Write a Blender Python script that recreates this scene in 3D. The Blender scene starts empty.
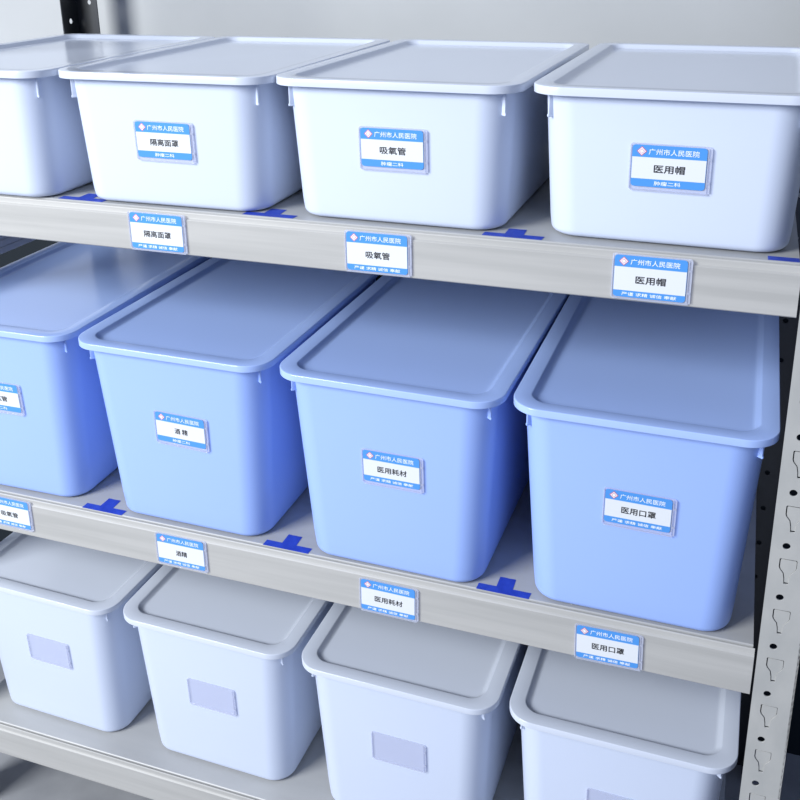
import bpy, bmesh, math, random
from mathutils import Vector, Matrix
random.seed(3)
scene = bpy.context.scene
COL = scene.collection

# ------------------------------------------------------------------ camera
cam_d = bpy.data.cameras.new('camera')
cam = bpy.data.objects.new('camera', cam_d)
COL.objects.link(cam)
cam.location = (0.6428, -1.0238, 0.3227)
cam.rotation_euler = (1.24333, 0.01356, 0.33762)
cam_d.sensor_width = 36.0
cam_d.lens = 976.226 / 800 * 36
cam_d.shift_x = -5.4 / 800
cam_d.shift_y = -132.0 / 800
cam_d.clip_start = 0.02
scene.camera = cam

# ------------------------------------------------------------------ world, lights, exposure
scene.view_settings.view_transform = 'Standard'
scene.view_settings.look = 'None'
scene.view_settings.exposure = 0.0
scene.view_settings.gamma = 1.0
scene.view_settings.use_curve_mapping = False
w = bpy.data.worlds.new('room_light')
scene.world = w
w.use_nodes = True
w.node_tree.nodes['Background'].inputs['Color'].default_value = (0.50, 0.62, 1.0, 1)
w.node_tree.nodes['Background'].inputs['Strength'].default_value = 0.41

def area(name, loc, target, size, size_y, energy, color):
    d = bpy.data.lights.new(name, 'AREA')
    d.shape = 'RECTANGLE'; d.size = size; d.size_y = size_y
    d.energy = energy; d.color = color
    o = bpy.data.objects.new(name, d); COL.objects.link(o)
    o.location = loc
    o.rotation_euler = (Vector(target) - Vector(loc)).to_track_quat('-Z', 'Y').to_euler()
    return o
area('assumed_key_light', (-1.9, -2.7, 1.45), (0.05, 0.1, -0.2), 1.6, 1.5, 225, (0.97, 0.99, 1.0))  # assumed key light at front left; its source is unseen, no window is built
area('overhead_fill', (-0.5, -0.5, 1.9), (0.0, 0.1, 0.0), 1.6, 0.9, 3, (0.97, 0.99, 1.0))  # weak unseen fill added overhead to lift the lid tops

# ------------------------------------------------------------------ materials
def mat(name, color, rough=0.5, metallic=0.0, spec=0.5, coat=0.0, sss=0.0):
    m = bpy.data.materials.new(name); m.use_nodes = True
    b = m.node_tree.nodes['Principled BSDF']
    b.inputs['Base Color'].default_value = (*color, 1)
    b.inputs['Roughness'].default_value = rough
    b.inputs['Metallic'].default_value = metallic
    b.inputs['Specular IOR Level'].default_value = spec
    b.inputs['Coat Weight'].default_value = coat
    if sss:
        b.inputs['Subsurface Weight'].default_value = sss
        b.inputs['Subsurface Radius'].default_value = (0.3, 0.5, 1.0)
        b.inputs['Subsurface Scale'].default_value = 0.01
    return m

def noise_variation(m, color, color2, scale, stretch=(1, 1, 1), bump=0.0, detail=4, lo=.35, hi=.65):
    nt = m.node_tree; b = nt.nodes['Principled BSDF']
    tc = nt.nodes.new('ShaderNodeTexCoord'); mp = nt.nodes.new('ShaderNodeMapping')
    mp.inputs['Scale'].default_value = stretch
    nz = nt.nodes.new('ShaderNodeTexNoise'); nz.inputs['Scale'].default_value = scale; nz.inputs['Detail'].default_value = detail
    rp = nt.nodes.new('ShaderNodeValToRGB')
    rp.color_ramp.elements[0].position = lo; rp.color_ramp.elements[0].color = (*color, 1)
    rp.color_ramp.elements[1].position = hi; rp.color_ramp.elements[1].color = (*color2, 1)
    nt.links.new(tc.outputs['Object'], mp.inputs['Vector']); nt.links.new(mp.outputs['Vector'], nz.inputs['Vector'])
    nt.links.new(nz.outputs['Fac'], rp.inputs['Fac']); nt.links.new(rp.outputs['Color'], b.inputs['Base Color'])
    if bump:
        bp = nt.nodes.new('ShaderNodeBump'); bp.inputs['Strength'].default_value = bump; bp.inputs['Distance'].default_value = 0.001
        nt.links.new(nz.outputs['Fac'], bp.inputs['Height']); nt.links.new(bp.outputs['Normal'], b.inputs['Normal'])

M = {}
M['white_plastic'] = mat('white_plastic', (0.62, 0.69, 0.84), 0.34)
M['blue_plastic'] = mat('blue_plastic', (0.345, 0.495, 0.93), 0.34)
M['white_lid'] = mat('white_lid', (0.61, 0.66, 0.76), 0.17)
M['blue_lid'] = mat('blue_lid', (0.39, 0.53, 0.90), 0.17)
M['shelf_steel'] = mat('shelf_steel', (0.6, 0.6, 0.6), 0.5)
noise_variation(M['shelf_steel'], (0.405, 0.402, 0.385), (0.47, 0.465, 0.445), 9, (0.35, 6, 9), 0.0, 5)
M['shelf_board_steel'] = mat('shelf_board_steel', (0.5, 0.51, 0.52), 0.4)
noise_variation(M['shelf_board_steel'], (0.38, 0.385, 0.385), (0.43, 0.435, 0.43), 7, (0.6, 3, 3), 0.0, 4)
M['post_steel'] = mat('post_steel', (0.5, 0.52, 0.5), 0.38)
noise_variation(M['post_steel'], (0.40, 0.405, 0.39), (0.45, 0.45, 0.43), 30, (1, 1, 0.6), 0.0, 4)
M['shaded_post'] = mat('shaded_post_steel', (0.085, 0.088, 0.092), 0.32, 0.9)  # rear posts: shade at the back is put into a darker base colour
M['dark_gap'] = mat('dark_recess_steel', (0.02, 0.02, 0.022), 0.6)
M['blue_tape'] = mat('blue_tape', (0.022, 0.055, 0.42), 0.45)
noise_variation(M['blue_tape'], (0.018, 0.045, 0.38), (0.03, 0.07, 0.48), 60, (1, 1, 1), 0.3, 3)
M['card_blue'] = mat('card_blue', (0.075, 0.30, 0.74), 0.35)
M['card_white'] = mat('card_white', (0.74, 0.77, 0.80), 0.35)
M['ink_black'] = mat('ink_black', (0.02, 0.02, 0.025), 0.5)
M['ink_white'] = mat('ink_white', (0.85, 0.92, 0.98), 0.5)
M['emblem_red'] = mat('emblem_red', (0.62, 0.10, 0.12), 0.5)
M['wall_paint'] = mat('wall_paint', (0.7, 0.72, 0.73), 0.8)
noise_variation(M['wall_paint'], (0.43, 0.445, 0.45), (0.46, 0.475, 0.48), 4, (1, 1, 1), 0.05)
M['dark_paint'] = mat('dark_paint', (0.012, 0.017, 0.022), 0.7, spec=0.2)
M['moulding'] = mat('moulding', (0.55, 0.53, 0.54), 0.5)
M['floor'] = mat('floor_vinyl', (0.30, 0.31, 0.33), 0.4)
noise_variation(M['floor'], (0.27, 0.28, 0.30), (0.33, 0.34, 0.36), 12, (1, 1, 1), 0.05)
def clear_plastic():
    m = bpy.data.materials.new('clear_acrylic'); m.use_nodes = True
    nt = m.node_tree; nt.nodes.clear()
    out = nt.nodes.new('ShaderNodeOutputMaterial')
    tr = nt.nodes.new('ShaderNodeBsdfTransparent'); tr.inputs['Color'].default_value = (0.95, 0.95, 0.98, 1)
    gl = nt.nodes.new('ShaderNodeBsdfPrincipled')
    gl.inputs['Base Color'].default_value = (0.76, 0.80, 0.92, 1); gl.inputs['Roughness'].default_value = 0.12
    mx = nt.nodes.new('ShaderNodeMixShader'); mx.inputs['Fac'].default_value = 0.30
    nt.links.new(tr.outputs[0], mx.inputs[1]); nt.links.new(gl.outputs[0], mx.inputs[2]); nt.links.new(mx.outputs[0], out.inputs['Surface'])
    return m
M['clear'] = clear_plastic()

# ------------------------------------------------------------------ helpers
def link_mesh(name, bm, mats, parent=None, smooth=True, angle=35):
    me = bpy.data.meshes.new(name)
    bmesh.ops.recalc_face_normals(bm, faces=bm.faces[:])
    bm.to_mesh(me); bm.free()
    for m in (mats if isinstance(mats, (list, tuple)) else [mats]): me.materials.append(m)
    if smooth:
        me.polygons.foreach_set('use_smooth', [True] * len(me.polygons))
        me.set_sharp_from_angle(angle=math.radians(angle))
    o = bpy.data.objects.new(name, me); COL.objects.link(o)
    if parent: o.parent = parent
    return o

def empty(name, loc, rz=0, rx=0, ry=0):
    o = bpy.data.objects.new(name, None); COL.objects.link(o)
    o.empty_display_size = 0.05
    o.location = loc; o.rotation_euler = (rx, ry, rz)
    return o

def tag(o, label, cat, group=None):
    o['label'] = label; o['category'] = cat
    if group: o['group'] = group
    return o

def structure(o): o['kind'] = 'structure'; return o

def add_box(bm, x0, x1, y0, y1, z0, z1, bevel=0, seg=2, mi=0):
    r = bmesh.ops.create_cube(bm, size=1, matrix=Matrix.Translation(((x0+x1)/2, (y0+y1)/2, (z0+z1)/2)) @ Matrix.Diagonal((x1-x0, y1-y0, z1-z0, 1)))
    vs = r['verts']
    fs = {f for v in vs for f in v.link_faces}
    for f in fs: f.material_index = mi
    if bevel:
        es = list({e for v in vs for e in v.link_edges})
        bmesh.ops.bevel(bm, geom=es, offset=bevel, segments=seg, profile=0.5, affect='EDGES', material=-1)

def rr_ring(bm, wdt, dep, r, z, n=10, back=1.0):
    """rounded rectangle ring centred on the origin"""
    r = max(min(r, wdt/2 - 1e-4, dep/2 - 1e-4), 1e-4)
    vs = []
    q = r*back
    for cx, cy, a0, r in ((wdt/2-r, -dep/2+r, -90, r), (wdt/2-q, dep/2-q, 0, q), (-wdt/2+q, dep/2-q, 90, q), (-wdt/2+r, -dep/2+r, 180, r)):
        for i in range(n+1):
            a = math.radians(a0 + 90*i/n)
            vs.append(bm.verts.new((cx + r*math.cos(a), cy + r*math.sin(a), z)))
    return vs

def loft(bm, rings, cap0=True, cap1=True, mi=0):
    for a, b in zip(rings, rings[1:]):
        n = len(a)
        for i in range(n):
            f = bm.faces.new((a[i], a[(i+1) % n], b[(i+1) % n], b[i])); f.material_index = mi
    if cap0: bm.faces.new(list(reversed(rings[0]))).material_index = mi
    if cap1: bm.faces.new(rings[-1]).material_index = mi

# ------------------------------------------------------------------ room shell
Z_FLOOR = -1.16
bm = bmesh.new(); add_box(bm, -3.2, 3.2, -3.4, 0.70, Z_FLOOR-0.1, Z_FLOOR)
structure(link_mesh('floor', bm, M['floor'], smooth=False))
bm = bmesh.new(); add_box(bm, -3.2, 3.2, 0.60, 0.70, Z_FLOOR, 1.4)
structure(link_mesh('wall_back', bm, M['wall_paint'], smooth=False))
# dark painted dado with a narrow cap rail
bm = bmesh.new(); add_box(bm, -3.2, 3.2, 0.592, 0.599, Z_FLOOR, -0.27)
structure(link_mesh('trim_1', bm, M['dark_paint'], smooth=False))
bm = bmesh.new(); add_box(bm, -3.2, 3.2, 0.586, 0.599, -0.27, -0.258, 0.002, 1)
structure(link_mesh('trim_2', bm, M['dark_paint'], smooth=False))

# ------------------------------------------------------------------ shelving unit
FLW = 0.05
XL, XR, YB = -0.548, 0.7095, 0.535            # outer ends of the boards, rear of the posts
LEVEL = {'top': -0.003, 'mid': -0.4803, 'low': -0.953}
BEAM_H = {'top': 0.0559, 'mid': 0.0645, 'low': 0.062}
unit = empty('shelving_unit', (0.08, 0.27, Z_FLOOR))
tag(unit, 'grey steel shelving unit with slotted corner posts carrying rows of plastic storage boxes', 'shelf')
UO = unit.location
def upart(name, bm, m, **k):
    bmesh.ops.translate(bm, verts=bm.verts, vec=-UO)
    return link_mesh(name, bm, m, unit, **k)

def extrude_profile(bm, pts, x0, x1, mi=0):
    a = [bm.verts.new((x0, y, z)) for y, z in pts]; b = [bm.verts.new((x1, y, z)) for y, z in pts]
    n = len(pts)
    for i in range(n): bm.faces.new((a[i], a[(i+1) % n], b[(i+1) % n], b[i])).material_index = mi
    bm.faces.new(list(reversed(a))); bm.faces.new(b)

for key, z0 in LEVEL.items():
    h = BEAM_H[key]
    # front beam: folded steel with a narrow stepped lip along its top
    prof = [(0.0, -h+0.0015), (0.0015, -h), (0.020, -h), (0.020, -h+0.0016), (0.004, -h+0.0016), (0.004, -0.013),
            (0.0056, -0.0115), (0.0056, -0.0012), (0.0051, -0.0003), (0.0045, 0.0), (0.0037, -0.0004), (0.0031, -0.0014), (0.0029, -0.0066), (0.0026, -0.0074), (0.0006, -0.0086), (0.0, -0.0094)]
    bm = bmesh.new(); extrude_profile(bm, [(y, z0+z) for y, z in prof], XL+0.003, XR-0.001)
    b = upart('front_beam', bm, M['shelf_steel'], angle=25)
    if key == 'top': b['label'] = 'front beam of the top shelf'
    bm = bmesh.new(); extrude_profile(bm, [(YB-0.004-y, z0+z) for y, z in prof], XL+0.003, XR-0.001)
    upart('rear_beam', bm, M['shelf_steel'], angle=25)
    # board: top sheet with folded-down edges
    bm = bmesh.new()
    pr = [(0.0072, -0.03), (0.0072, 0.0008), (0.0084, 0.002), (YB-0.0116, 0.002), (YB-0.0104, 0.0008), (YB-0.0104, -0.03),
          (YB-0.012, -0.03), (YB-0.012, 0.0), (0.0088, 0.0), (0.0088, -0.03)]
    extrude_profile(bm, [(y, z0+z) for y, z in pr], XL+0.004, XR-0.003)
    upart('shelf_board', bm, M['shelf_board_steel'], angle=25)
    for xs in (XL+0.006, XR-0.022):
        bm = bmesh.new(); add_box(bm, xs, xs+0.016, 0.012, YB-0.014, z0-0.045, z0-0.002)
        upart('side_beam', bm, M['shelf_steel'], smooth=False)

for xs, sg in ((XL-0.0012, -1), (XR+FLW+0.0008, 1)):
    bm = bmesh.new()
    for k in range(3):
        add_box(bm, xs-0.0045, xs+0.0045, 0.004, YB-0.004, -0.184+0.0125*k, -0.1725+0.0125*k, 0.0012, 1)
    add_box(bm, xs-0.003, xs+0.003, 0.005, YB-0.005, -0.183, -0.149)
    upart('side_brace', bm, M['moulding'], smooth=False)

def slot_shape(cx, cz, s, flip=1):
    """keyhole slot outline: wide head, tapering to a narrow neck (u, v)"""
    p = [(-0.0085, 0.013), (0.0085, 0.013), (0.0095, 0.012), (0.0095, 0.002), (0.0085, -0.001), (0.0045, -0.006), (0.0030, -0.013), (0.0024, -0.020),
         (-0.0024, -0.020), (-0.0030, -0.013), (-0.0045, -0.006), (-0.0085, -0.001), (-0.0095, 0.002), (-0.0095, 0.012)]
    return [(cx + flip*u*s, cz + v*s) for u, v in p]
def circle(cx, cz, r, n=20):
    return [(cx + r*math.cos(2*math.pi*i/n), cz + r*math.sin(2*math.pi*i/n)) for i in range(n)]

def plate_with_holes(outer, holes, thick):
    """flat plate in XZ with holes, returned as bmesh centred on y=0"""
    cu = bpy.data.curves.new('tmp', 'CURVE'); cu.dimensions = '2D'; cu.fill_mode = 'BOTH'; cu.extrude = thick/2
    for loop in [outer] + holes:
        sp = cu.splines.new('POLY'); sp.points.add(len(loop)-1); sp.use_cyclic_u = True
        for p, (u, v) in zip(sp.points, loop): p.co = (u, v, 0, 1)
    ob = bpy.data.objects.new('tmp', cu); COL.objects.link(ob)
    dg = bpy.context.evaluated_depsgraph_get(); dg.update()
    me = bpy.data.meshes.new_from_object(ob.evaluated_get(dg))
    bm = bmesh.new(); bm.from_mesh(me)
    bpy.data.objects.remove(ob); bpy.data.curves.remove(cu); bpy.data.meshes.remove(me)
    bmesh.ops.remove_doubles(bm, verts=bm.verts, dist=1e-6)
    bmesh.ops.rotate(bm, verts=bm.verts, cent=(0, 0, 0), matrix=Matrix.Rotation(math.pi/2, 3, 'X'))
    return bm

Z_TOP, FL, TH = 0.62, 0.046, 0.0022
def merge(dst, src, mtx, mi=None):
    bmesh.ops.transform(src, matrix=mtx, verts=src.verts)
    me = bpy.data.meshes.new('t'); src.to_mesh(me); src.free()
    if mi is not None:
        for p in me.polygons: p.material_index = mi
    dst.from_mesh(me); bpy.data.meshes.remove(me)

def make_post(front, sx, x_in, m):
    """L-shaped slotted upright; sx=+1 right end, -1 left end. x_in is the inner edge of the flange that faces the front"""
    bm = bmesh.new()
    outer = [(0, Z_FLOOR), (FL, Z_FLOOR), (FL, Z_TOP), (0, Z_TOP)]
    holes, tongues = [], []
    z = -0.296
    zs = [z + 0.0685*k for k in range(-12, 13)]
    for zc in zs:
        if front:
            holes.append(slot_shape(FL*0.52 - 0.0035, zc + 0.003, 1.0)); tongues.append((FL*0.52 - 0.0035, zc + 0.003))
        holes.append(circle(FL*0.42 - 0.003, zc-0.0360, 0.0043))
    y = 0.0 if front else YB - TH
    pl = plate_with_holes(outer, holes, TH)
    X = Matrix.Translation((x_in, y + TH/2, 0)) @ Matrix.Diagonal((sx, 1, 1, 1))
    merge(bm, pl, X, 0)
    for (u, zc) in tongues:      # pressed tongue filling each slot, set slightly back
        t = plate_with_holes(slot_shape(u + 0.0004, zc - 0.0003, 0.90), [], TH*0.6)
        merge(bm, t, Matrix.Translation((x_in, y + TH*0.75, 0)) @ Matrix.Diagonal((sx, 1, 1, 1)), 0)
    # side flange
    pl = plate_with_holes(outer, [circle(FL*0.5, zc, 0.005) for zc in zs], TH)
    R = Matrix.Rotation(math.pi/2, 4, 'Z')
    yy = 0.0 if front else YB - FL
    merge(bm, pl, Matrix.Translation((x_in + sx*(FL - TH/2), yy, 0)) @ R, 0)
    upart('post', bm, m, smooth=False)
make_post(True, 1, 0.7115, M['post_steel']); make_post(False, 1, 0.7115, M['shaded_post'])
make_post(True, -1, -0.5505, M['post_steel']); make_post(False, -1, -0.505, M['shaded_post'])

# ------------------------------------------------------------------ label cards (printed, one mesh each)
FONT = bpy.data.fonts.load('<builtin>') if '<builtin>' in bpy.data.fonts else None
def text_bm(s, size, bold=0.0, spacing=1.0):
    cu = bpy.data.curves.new('tmp', 'FONT'); cu.body = s; cu.size = 1.0; cu.align_x = 'LEFT'; cu.align_y = 'BOTTOM_BASELINE'
    cu.space_character = spacing; cu.extrude = 0.0; cu.resolution_u = 3
    ob = bpy.data.objects.new('tmp', cu); COL.objects.link(ob)
    dg = bpy.context.evaluated_depsgraph_get(); dg.update()
    me = bpy.data.meshes.new_from_object(ob.evaluated_get(dg))
    bm = bmesh.new()
    offs = [(0, 0)] if not bold else [(-bold, 0), (bold, 0), (0, bold), (0, -bold)]     # heavier strokes
    for k, (dx, dy) in enumerate(offs):
        t = bmesh.new(); t.from_mesh(me)
        bmesh.ops.transform(t, matrix=Matrix.Scale(size, 4) @ Matrix.Translation((0, 0, 0)), verts=t.verts)
        bmesh.ops.translate(t, verts=t.verts, vec=(dx, dy, 0.00002*k))
        m2 = bpy.data.meshes.new('t'); t.to_mesh(m2); t.free(); bm.from_mesh(m2); bpy.data.meshes.remove(m2)
    bpy.data.objects.remove(ob); bpy.data.curves.remove(cu); bpy.data.meshes.remove(me)
    return bm
def bounds(bm):
    xs = [v.co.x for v in bm.verts]; ys = [v.co.y for v in bm.verts]
    return min(xs), max(xs), min(ys), max(ys)
def put_text(dst, s, x0, x1, yc, h, mi, depth, bold=0.0, centre=False, spacing=1.0):
    """fit the words into the width x0..x1 (or centre them at height h); lies in XY, +Z is the viewer"""
    t = text_bm(s, h, bold, spacing); a, b, c, d = bounds(t)
    k = 1.0 if centre else (x1-x0)/(b-a)
    ky = h*0.92/(d-c) if not centre else 1.0
    xm = (x0+x1)/2
    merge(dst, t, Matrix.Translation((xm, yc, depth)) @ Matrix.Diagonal((k, ky, 1, 1)) @ Matrix.Translation((-(a+b)/2, -(c+d)/2, 0)), mi)

def rounded_plate(dst, x0, x1, y0, y1, r, z0, z1, mi, corners=(1, 1, 1, 1), n=5):
    pts = []
    for (cx, cy, a0, on) in ((x1-r, y0+r, -90, corners[0]), (x1-r, y1-r, 0, corners[1]), (x0+r, y1-r, 90, corners[2]), (x0+r, y0+r, 180, corners[3])):
        if on:
            for i in range(n+1):
                a = math.radians(a0+90*i/n); pts.append((cx+r*math.cos(a), cy+r*math.sin(a)))
        else:
            a = math.radians(a0+45); pts.append((cx + r*(1 if math.cos(a) > 0 else -1), cy + r*(1 if math.sin(a) > 0 else -1)))
    lo = [dst.verts.new((x, y, z0)) for x, y in pts]; hi = [dst.verts.new((x, y, z1)) for x, y in pts]
    loft(dst, [lo, hi], mi=mi)

HW, HH = 0.0840, 0.0515                     # clear holder
def card_bm(title, footer, strip=False, tspace=1.0):
    """printed card; origin at the holder centre, lies in XY facing +Z"""
    bm = bmesh.new()
    x0, x1 = -HW/2+0.0022, HW/2-0.0052
    y1, y0 = HH/2-0.0016, -HH/2+(0.0022 if strip else 0.0046)
    W, H = x1-x0, y1-y0
    rounded_plate(bm, x0, x1, y0, y1, 0.0035, 0.0, 0.0004, 0)
    bt = y1-H*(0.275 if strip else 0.29); bb = y0+H*(0.16 if strip else 0.19)
    rounded_plate(bm, x0+0.0003, x1-0.0003, bb, bt, 0.0003, 0.00035, 0.0005, 1, (0, 0, 0, 0))
    # emblem: white lozenge with a red ring and a white core
    ex, ey = x0+W*0.13, (y1+bt)/2-0.0002
    for r, z, mi in ((0.0052, 0.00055, 3), (0.0042, 0.0006, 2), (0.0030, 0.00065, 4), (0.0022, 0.0007, 2)):
        pts = [(ex+r, ey), (ex, ey+r), (ex-r, ey), (ex, ey-r)]
        lo = [bm.verts.new((x, y, 0.0004)) for x, y in pts]; hi = [bm.verts.new((x, y, z)) for x, y in pts]
        loft(bm, [lo, hi], mi={3: 4, 2: 2, 4: 4}[mi])
    put_text(bm, '广州市人民医院', x0+W*0.225, x0+W*0.90, ey, 0.0072, 2, 0.0006, bold=0.00006)
    tw = {2: 0.27, 3: 0.42, 4: 0.52}[len(title.replace(' ', ''))]*W*tspace
    xm = (x0+x1)/2 + W*0.015
    put_text(bm, title, xm-tw/2, xm+tw/2, (bb+bt)/2-0.0003, 0.0098, 3, 0.0006, bold=0.0002)
    fw = 0.36*W if len(footer) < 6 else 0.76*W
    put_text(bm, footer, (x0+x1)/2-fw/2, (x0+x1)/2+fw/2, (bb+y0)/2, 0.0050 if len(footer) < 6 else 0.0044, 2, 0.0006, bold=0.00006)
    return bm
CARD_MATS = [M['card_blue'], M['card_white'], M['ink_white'], M['ink_black'], M['emblem_red']]
def holder_bm():
    """clear sleeve: thin back plate, raised rim on three sides, two little stops on the right; lies in XY facing +Z"""
    bm = bmesh.new()
    rounded_plate(bm, -HW/2, HW/2, -HH/2, HH/2, 0.0030, -0.0012, -0.0003, 0)
    rounded_plate(bm, -HW/2, -HW/2+0.0012, -HH/2+0.002, HH/2-0.002, 0.0004, -0.0003, 0.0014, 0)
    rounded_plate(bm, HW/2-0.0042, HW/2-0.0034, -HH/2+0.002, HH/2-0.002, 0.0003, -0.0003, 0.0012, 0)
    rounded_plate(bm, HW/2-0.0012, HW/2, -HH/2+0.002, HH/2-0.002, 0.0004, -0.0003, 0.0016, 0)
    rounded_plate(bm, -HW/2+0.002, HW/2-0.002, -HH/2, -HH/2+0.0012, 0.0004, -0.0003, 0.0016, 0)
    for yy in (-0.0125, 0.0125):
        rounded_plate(bm, HW/2-0.0034, HW/2-0.0012, yy-0.0012, yy+0.0012, 0.0004, -0.0003, 0.0012, 0)
    return bm
def make_mesh(name, bm, mats, smooth=False):
    o = link_mesh(name, bm, mats, smooth=smooth); me = o.data; bpy.data.objects.remove(o); return me
HOLDER_ME = make_mesh('label_holder', holder_bm(), M['clear'])
def new_obj(name, me, parent=None):
    o = bpy.data.objects.new(name, me); COL.objects.link(o); o.parent = parent; return o

MOTTO = '严谨 求精 诚信 奉献'
WARD = '肿瘤二科'

# ------------------------------------------------------------------ storage boxes
LW, LD, HR = 0.300, 0.4620, 0.0092
def lid_mesh(name, m):
    bm = bmesh.new(); R = 0.037
    def rg(inset, z, rr=None): return rr_ring(bm, LW-2*inset, LD-2*inset, (R-inset) if rr is None else rr, z, 12, 0.72)
    rings = [rg(0.0035, -0.0032), rg(0.0035, -HR), rg(0.0004, -HR), rg(0.0, -HR+0.0004), rg(0.0, -0.0012), rg(0.00025, -0.0005), rg(0.0007, -0.0001), rg(0.0013, 0.0),
             rg(0.0195, 0.0, 0.024), rg(0.0206, -0.0004, 0.0233), rg(0.0222, -0.0022, 0.022), rg(0.0258, -0.0052, 0.0195), rg(0.0275, -0.0060, 0.018), rg(0.030, -0.0062, 0.017)]
    # the underside continues below the sunk panel
    low = [rg(0.0035, -0.0032), rg(0.0185, -0.0032, 0.025), rg(0.025, -0.0085, 0.020)]
    loft(bm, rings, cap0=False, cap1=True)
    loft(bm, list(reversed(low)), cap0=True, cap1=False)
    bmesh.ops.remove_doubles(bm, verts=bm.verts, dist=1e-6)
    return make_mesh(name, bm, m, True)
def body_mesh(name, m, h, wb, ds, top_half=0.1385):
    """tapered bin with a softly rounded foot; origin at the centre of its base; open at the top"""
    bm = bmesh.new(); dt = LD-0.023; wt = 2*top_half
    db = LD-ds
    def rg(t, inset=0.0, z=None, rr=0.0):
        wd = wb+(wt-wb)*t-2*inset; dp = db+(dt-db)*t-2*inset
        return rr_ring(bm, wd, dp, 0.036+0.002*t-inset if not rr else rr, h*t if z is None else z, 12)
    f = 0.0085; g = 0.0013      # the wall starts a little above the shelf; it stands on an inset foot
    rings = [rg(0.0, inset=0.0135, z=0.0), rg(0.0, inset=0.0135, z=g)]
    for k in range(0, 6):
        a = math.radians(90*k/5)
        rings.append(rg(f/h*(1-math.cos(math.radians(90-90*k/5))) if False else 0.0, inset=f*(1-math.sin(a)), z=g+f*(1-math.cos(a))))
    for t in (0.12, 0.3, 0.5, 0.7, 0.9): rings.append(rg(t))
    rings += [rg(1.0, z=h-0.0092), rg(1.0, z=h-0.0090, inset=-0.0045), rg(1.0, z=h-0.0090, inset=0.010)]
    loft(bm, rings)
    return make_mesh(name, bm, m, True)
def rib_mesh(name, m, ln):
    bm = bmesh.new()
    add_box(bm, -0.0014, 0.0014, -0.0038, 0.0035, -ln, 0.0, 0.0008, 2)
    add_box(bm, -0.0015, 0.0015, -0.0046, 0.0035, -ln-0.0010, -ln+0.0024, 0.0010, 2)
    return make_mesh(name, bm, m, True)
KIND = {}
for kind, mp, ml, h, wb, ds in (('white_shallow', 'white_plastic', 'white_lid', 0.1707, 0.2585, 0.037), ('blue_deep', 'blue_plastic', 'blue_lid', 0.2803, 0.2435, 0.049), ('white_deep', 'white_plastic', 'white_lid', 0.2745, 0.249, 0.045)):
    KIND[kind] = dict(h=h, wb=wb, ds=ds, body=body_mesh('body_'+kind, M[mp], h, wb, ds), lid=lid_mesh('lid_'+kind, M[ml]), rib=rib_mesh('rib_'+kind, M[mp], 0.026 if kind == 'white_shallow' else 0.0235))

def storage_box(kind, x, y_front, z, yaw, label, group, card=None, holder=True, label_z=None, tilt=0.0, dx=0.0):
    K = KIND[kind]; h = K['h']; wb = K['wb']
    t = empty('storage_box', (x, y_front + LD/2, z), yaw)
    tag(t, label, 'storage box', group)
    new_obj('body', K['body'], t)
    l = new_obj('lid', K['lid'], t); l.location = (0, 0, h)
    inner = 0.1385-0.038
    for sx in (-1, 1):
        for sy in (-1, 1):
            a = math.radians((55 if kind == 'blue_deep' else 49.5) if sx > 0 else 46) if sy < 0 else math.radians(50)
            ox, oy = math.sin(a), -math.cos(a)
            r = new_obj('rib', K['rib'], t)
            px = sx*(inner + 0.038*ox); py = sy*((LD-0.023)/2-0.038 + 0.038*math.cos(a))
            r.location = (px, py, h-0.0088)
            r.rotation_euler = (0, 0, math.atan2(py - sy*((LD-0.023)/2-0.038), px - sx*inner) + math.pi/2)
    if holder:
        # front wall leans back towards its foot
        yt, yb = -(LD-0.023)/2, -(LD-K['ds'])/2
        lean = math.atan2(yb-yt, h)
        zc = label_z
        yc = yb + (yt-yb)*zc/h
        ho = new_obj('label_holder', HOLDER_ME, t)
        ho.location = (0.0062+dx, yc-0.0016, zc); ho.rotation_euler = (math.pi/2-lean*-1, tilt, 0)
        ho.rotation_euler = (Matrix.Rotation(math.pi/2 + lean, 3, 'X') @ Matrix.Rotation(tilt, 3, 'Z')).to_euler()
        if card:
            cm = make_mesh('label_card', card_bm(card[0], card[1], False, card[2] if len(card) > 2 else 1.0), CARD_MATS)
            c = new_obj('label_card', cm, ho)
            c['label'] = 'printed card reading %s' % card[0].replace(' ', '')
        else:
            ho['label'] = 'empty clear label holder'
    return t

ZT, ZM, ZL = LEVEL['top']+0.0022, LEVEL['mid']+0.0022, LEVEL['low']+0.0022
gW, gB, gL = 'white lidded boxes on the top shelf', 'blue lidded boxes on the middle shelf', 'white lidded boxes on the lowest shelf'
storage_box('white_shallow', -0.3465, -0.0240, ZT, 0.004, 'shallow white lidded box at the left end of the top shelf, no label in view', gW, holder=False)
storage_box('white_shallow', -0.0440, -0.0085, ZT, 0.011, 'shallow white lidded box labelled 隔离面罩 on the top shelf', gW, ('隔离面罩', WARD), label_z=0.0863, tilt=-0.006, dx=-0.0028)
storage_box('white_shallow', 0.2605, -0.0010, ZT, -0.0107, 'shallow white lidded box labelled 吸氧管 on the top shelf', gW, ('吸氧管', WARD), label_z=0.0918, tilt=-0.002, dx=-0.0035)
storage_box('white_shallow', 0.5702, 0.0050, ZT, -0.0184, 'shallow white lidded box labelled 医用帽 at the right of the top shelf', gW, ('医用帽', WARD), label_z=0.0878, tilt=-0.006, dx=-0.0035)
storage_box('blue_deep', -0.3770, -0.0100, ZM, 0.0132, 'deep light blue lidded box at the left end of the middle shelf', gB, ('吸氧管', WARD), label_z=0.1643, dx=0.003)
storage_box('blue_deep', -0.0615, -0.0130, ZM, -0.0100, 'deep light blue lidded box labelled 酒精 on the middle shelf', gB, ('酒 精', WARD), label_z=0.1608, tilt=-0.025, dx=0.0045)
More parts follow.
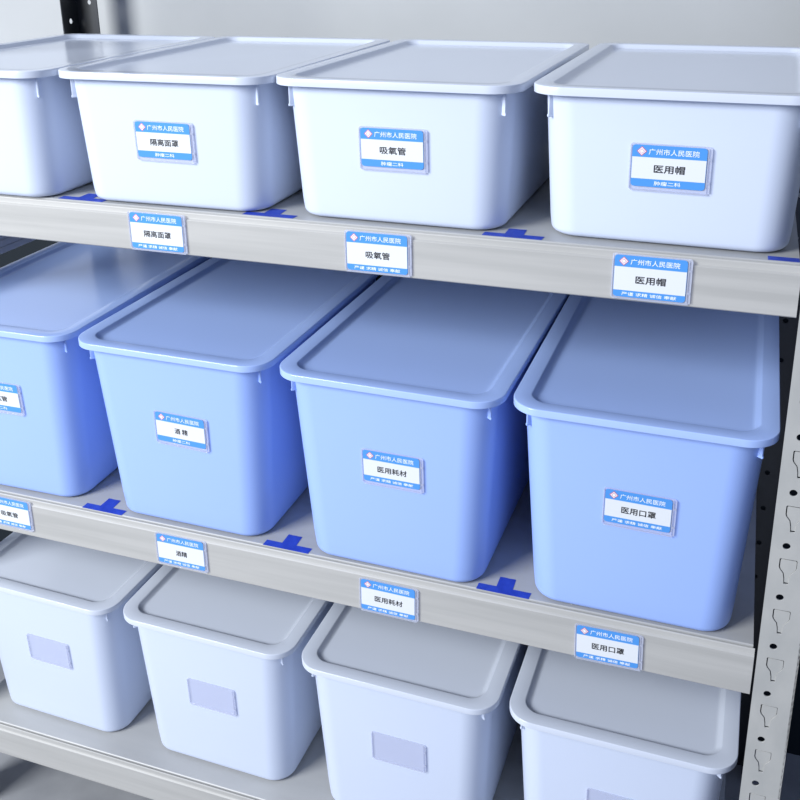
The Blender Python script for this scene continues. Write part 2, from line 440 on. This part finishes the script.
storage_box('blue_deep', 0.2525, -0.0190, ZM, -0.0166, 'deep light blue lidded box labelled 医用耗材 on the middle shelf', gB, ('医用耗材', MOTTO), label_z=0.1590, dx=0.0028)
storage_box('blue_deep', 0.5590, -0.0175, ZM, -0.0060, 'deep light blue lidded box labelled 医用口罩 at the right of the middle shelf', gB, ('医用口罩', MOTTO), label_z=0.1593, tilt=-0.012, dx=0.0006)
storage_box('white_deep', -0.3780, 0.0190, ZL, -0.020, 'white lidded box with an empty label holder, leftmost on the lowest shelf', gL, label_z=0.1540, dx=0.003)
storage_box('white_deep', -0.0685, 0.0170, ZL, -0.012, 'white lidded box on the lowest shelf below the box labelled 酒精', gL, label_z=0.1505)
storage_box('white_deep', 0.2450, 0.008, ZL, -0.010, 'white lidded box on the lowest shelf below the box labelled 医用耗材', gL, label_z=0.1505)
storage_box('white_deep', 0.5580, 0.008, ZL, -0.006, 'white lidded box on the lowest shelf below the box labelled 医用口罩', gL, label_z=0.1505)

# ------------------------------------------------------------------ magnetic label holders on the shelf fronts
def shelf_label(x, z, title, label, rot=0.0, tspace=1.0):
    t = empty('shelf_label', (x, -0.0014, z), 0)
    t.rotation_euler = (Matrix.Rotation(math.pi/2, 3, 'X') @ Matrix.Rotation(rot, 3, 'Z')).to_euler()
    tag(t, label, 'label', 'label holders on the shelf fronts')
    new_obj('holder', HOLDER_ME, t)
    cm = make_mesh('card', card_bm(title, MOTTO, True, tspace), CARD_MATS)
    new_obj('card', cm, t)
shelf_label(-0.0570, -0.0315, '隔离面罩', 'blue and white label reading 隔离面罩 on the top shelf front', -0.002)
shelf_label(0.2445, -0.0310, '吸氧管', 'blue and white label reading 吸氧管 on the top shelf front', 0.004, 0.95)
shelf_label(0.5595, -0.0302, '医用帽', 'blue and white label reading 医用帽 on the top shelf front', -0.002)
zc = LEVEL['mid']
shelf_label(-0.3735, zc-0.0279, '吸氧管', 'label cut by the left edge of the picture on the middle shelf front', -0.01)
shelf_label(-0.0700, zc-0.0334, '酒精', 'blue and white label reading 酒精 on the middle shelf front', 0.0, 0.9)
shelf_label(0.2483, zc-0.0379, '医用耗材', 'blue and white label reading 医用耗材 on the middle shelf front', -0.01)
shelf_label(0.5395, zc-0.0379, '医用口罩', 'label at the right end of the middle shelf front, below the 医用口罩 box', 0.02)

# ------------------------------------------------------------------ blue floor-tape marks (inverted T)
def tape_mark(x, z, y0, label, rot=0.0, bar=0.069, stem=0.021, lg=0.0335, bw=0.0125):
    bm = bmesh.new()
    random.seed(hash(round(x*100)) & 255)
    def jag(a, b, y, n=6): return [(a+(b-a)*i/n, y+random.uniform(-.0003, .0003)) for i in range(n+1)]
    if not stem: pts = [(-bar/2, 0.0), (bar/2, 0.0), (bar/2, bw), (-bar/2, bw)]
    else: pts = [(-bar/2, 0.0), (bar/2, 0.0), (bar/2+0.001, bw), (stem/2+0.0008, bw)] + [(stem/2, lg)] + jag(stem/2, -stem/2, lg)[1:] + [(-stem/2, bw), (-bar/2+0.0005, bw)]
    lo = [bm.verts.new((a, b, 0)) for a, b in pts]; hi = [bm.verts.new((a, b, 0.0003)) for a, b in pts]
    loft(bm, [lo, hi])
    o = link_mesh('tape_mark', bm, M['blue_tape'], smooth=False)
    o.location = (x, y0, z); o.rotation_euler = (0, 0, rot)
    tag(o, label, 'tape', 'blue tape marks between the boxes')
zt = LEVEL['top']+0.0021; zm = LEVEL['mid']+0.0021
tape_mark(-0.1800, zt, 0.0100, 'blue tape mark on the top shelf, just left of the 隔离面罩 box')
tape_mark(0.0950, zt, 0.0100, 'blue tape mark on the top shelf between the 隔离面罩 and 吸氧管 boxes')
tape_mark(0.4020, zt, 0.0100, 'blue tape mark on the top shelf between the 吸氧管 and 医用帽 boxes')
tape_mark(0.6905, zt, 0.0100, 'blue tape strip on the top shelf at the right corner of the 医用帽 box', bar=0.031, stem=0)
tape_mark(-0.2080, zm, 0.0068, 'blue tape mark on the middle shelf just left of the 酒精 box')
tape_mark(0.0930, zm, 0.0066, 'blue tape mark on the middle shelf between the 酒精 and 医用耗材 boxes')
tape_mark(0.4010, zm, 0.0066, 'blue tape mark on the middle shelf between the 医用耗材 and 医用口罩 boxes')
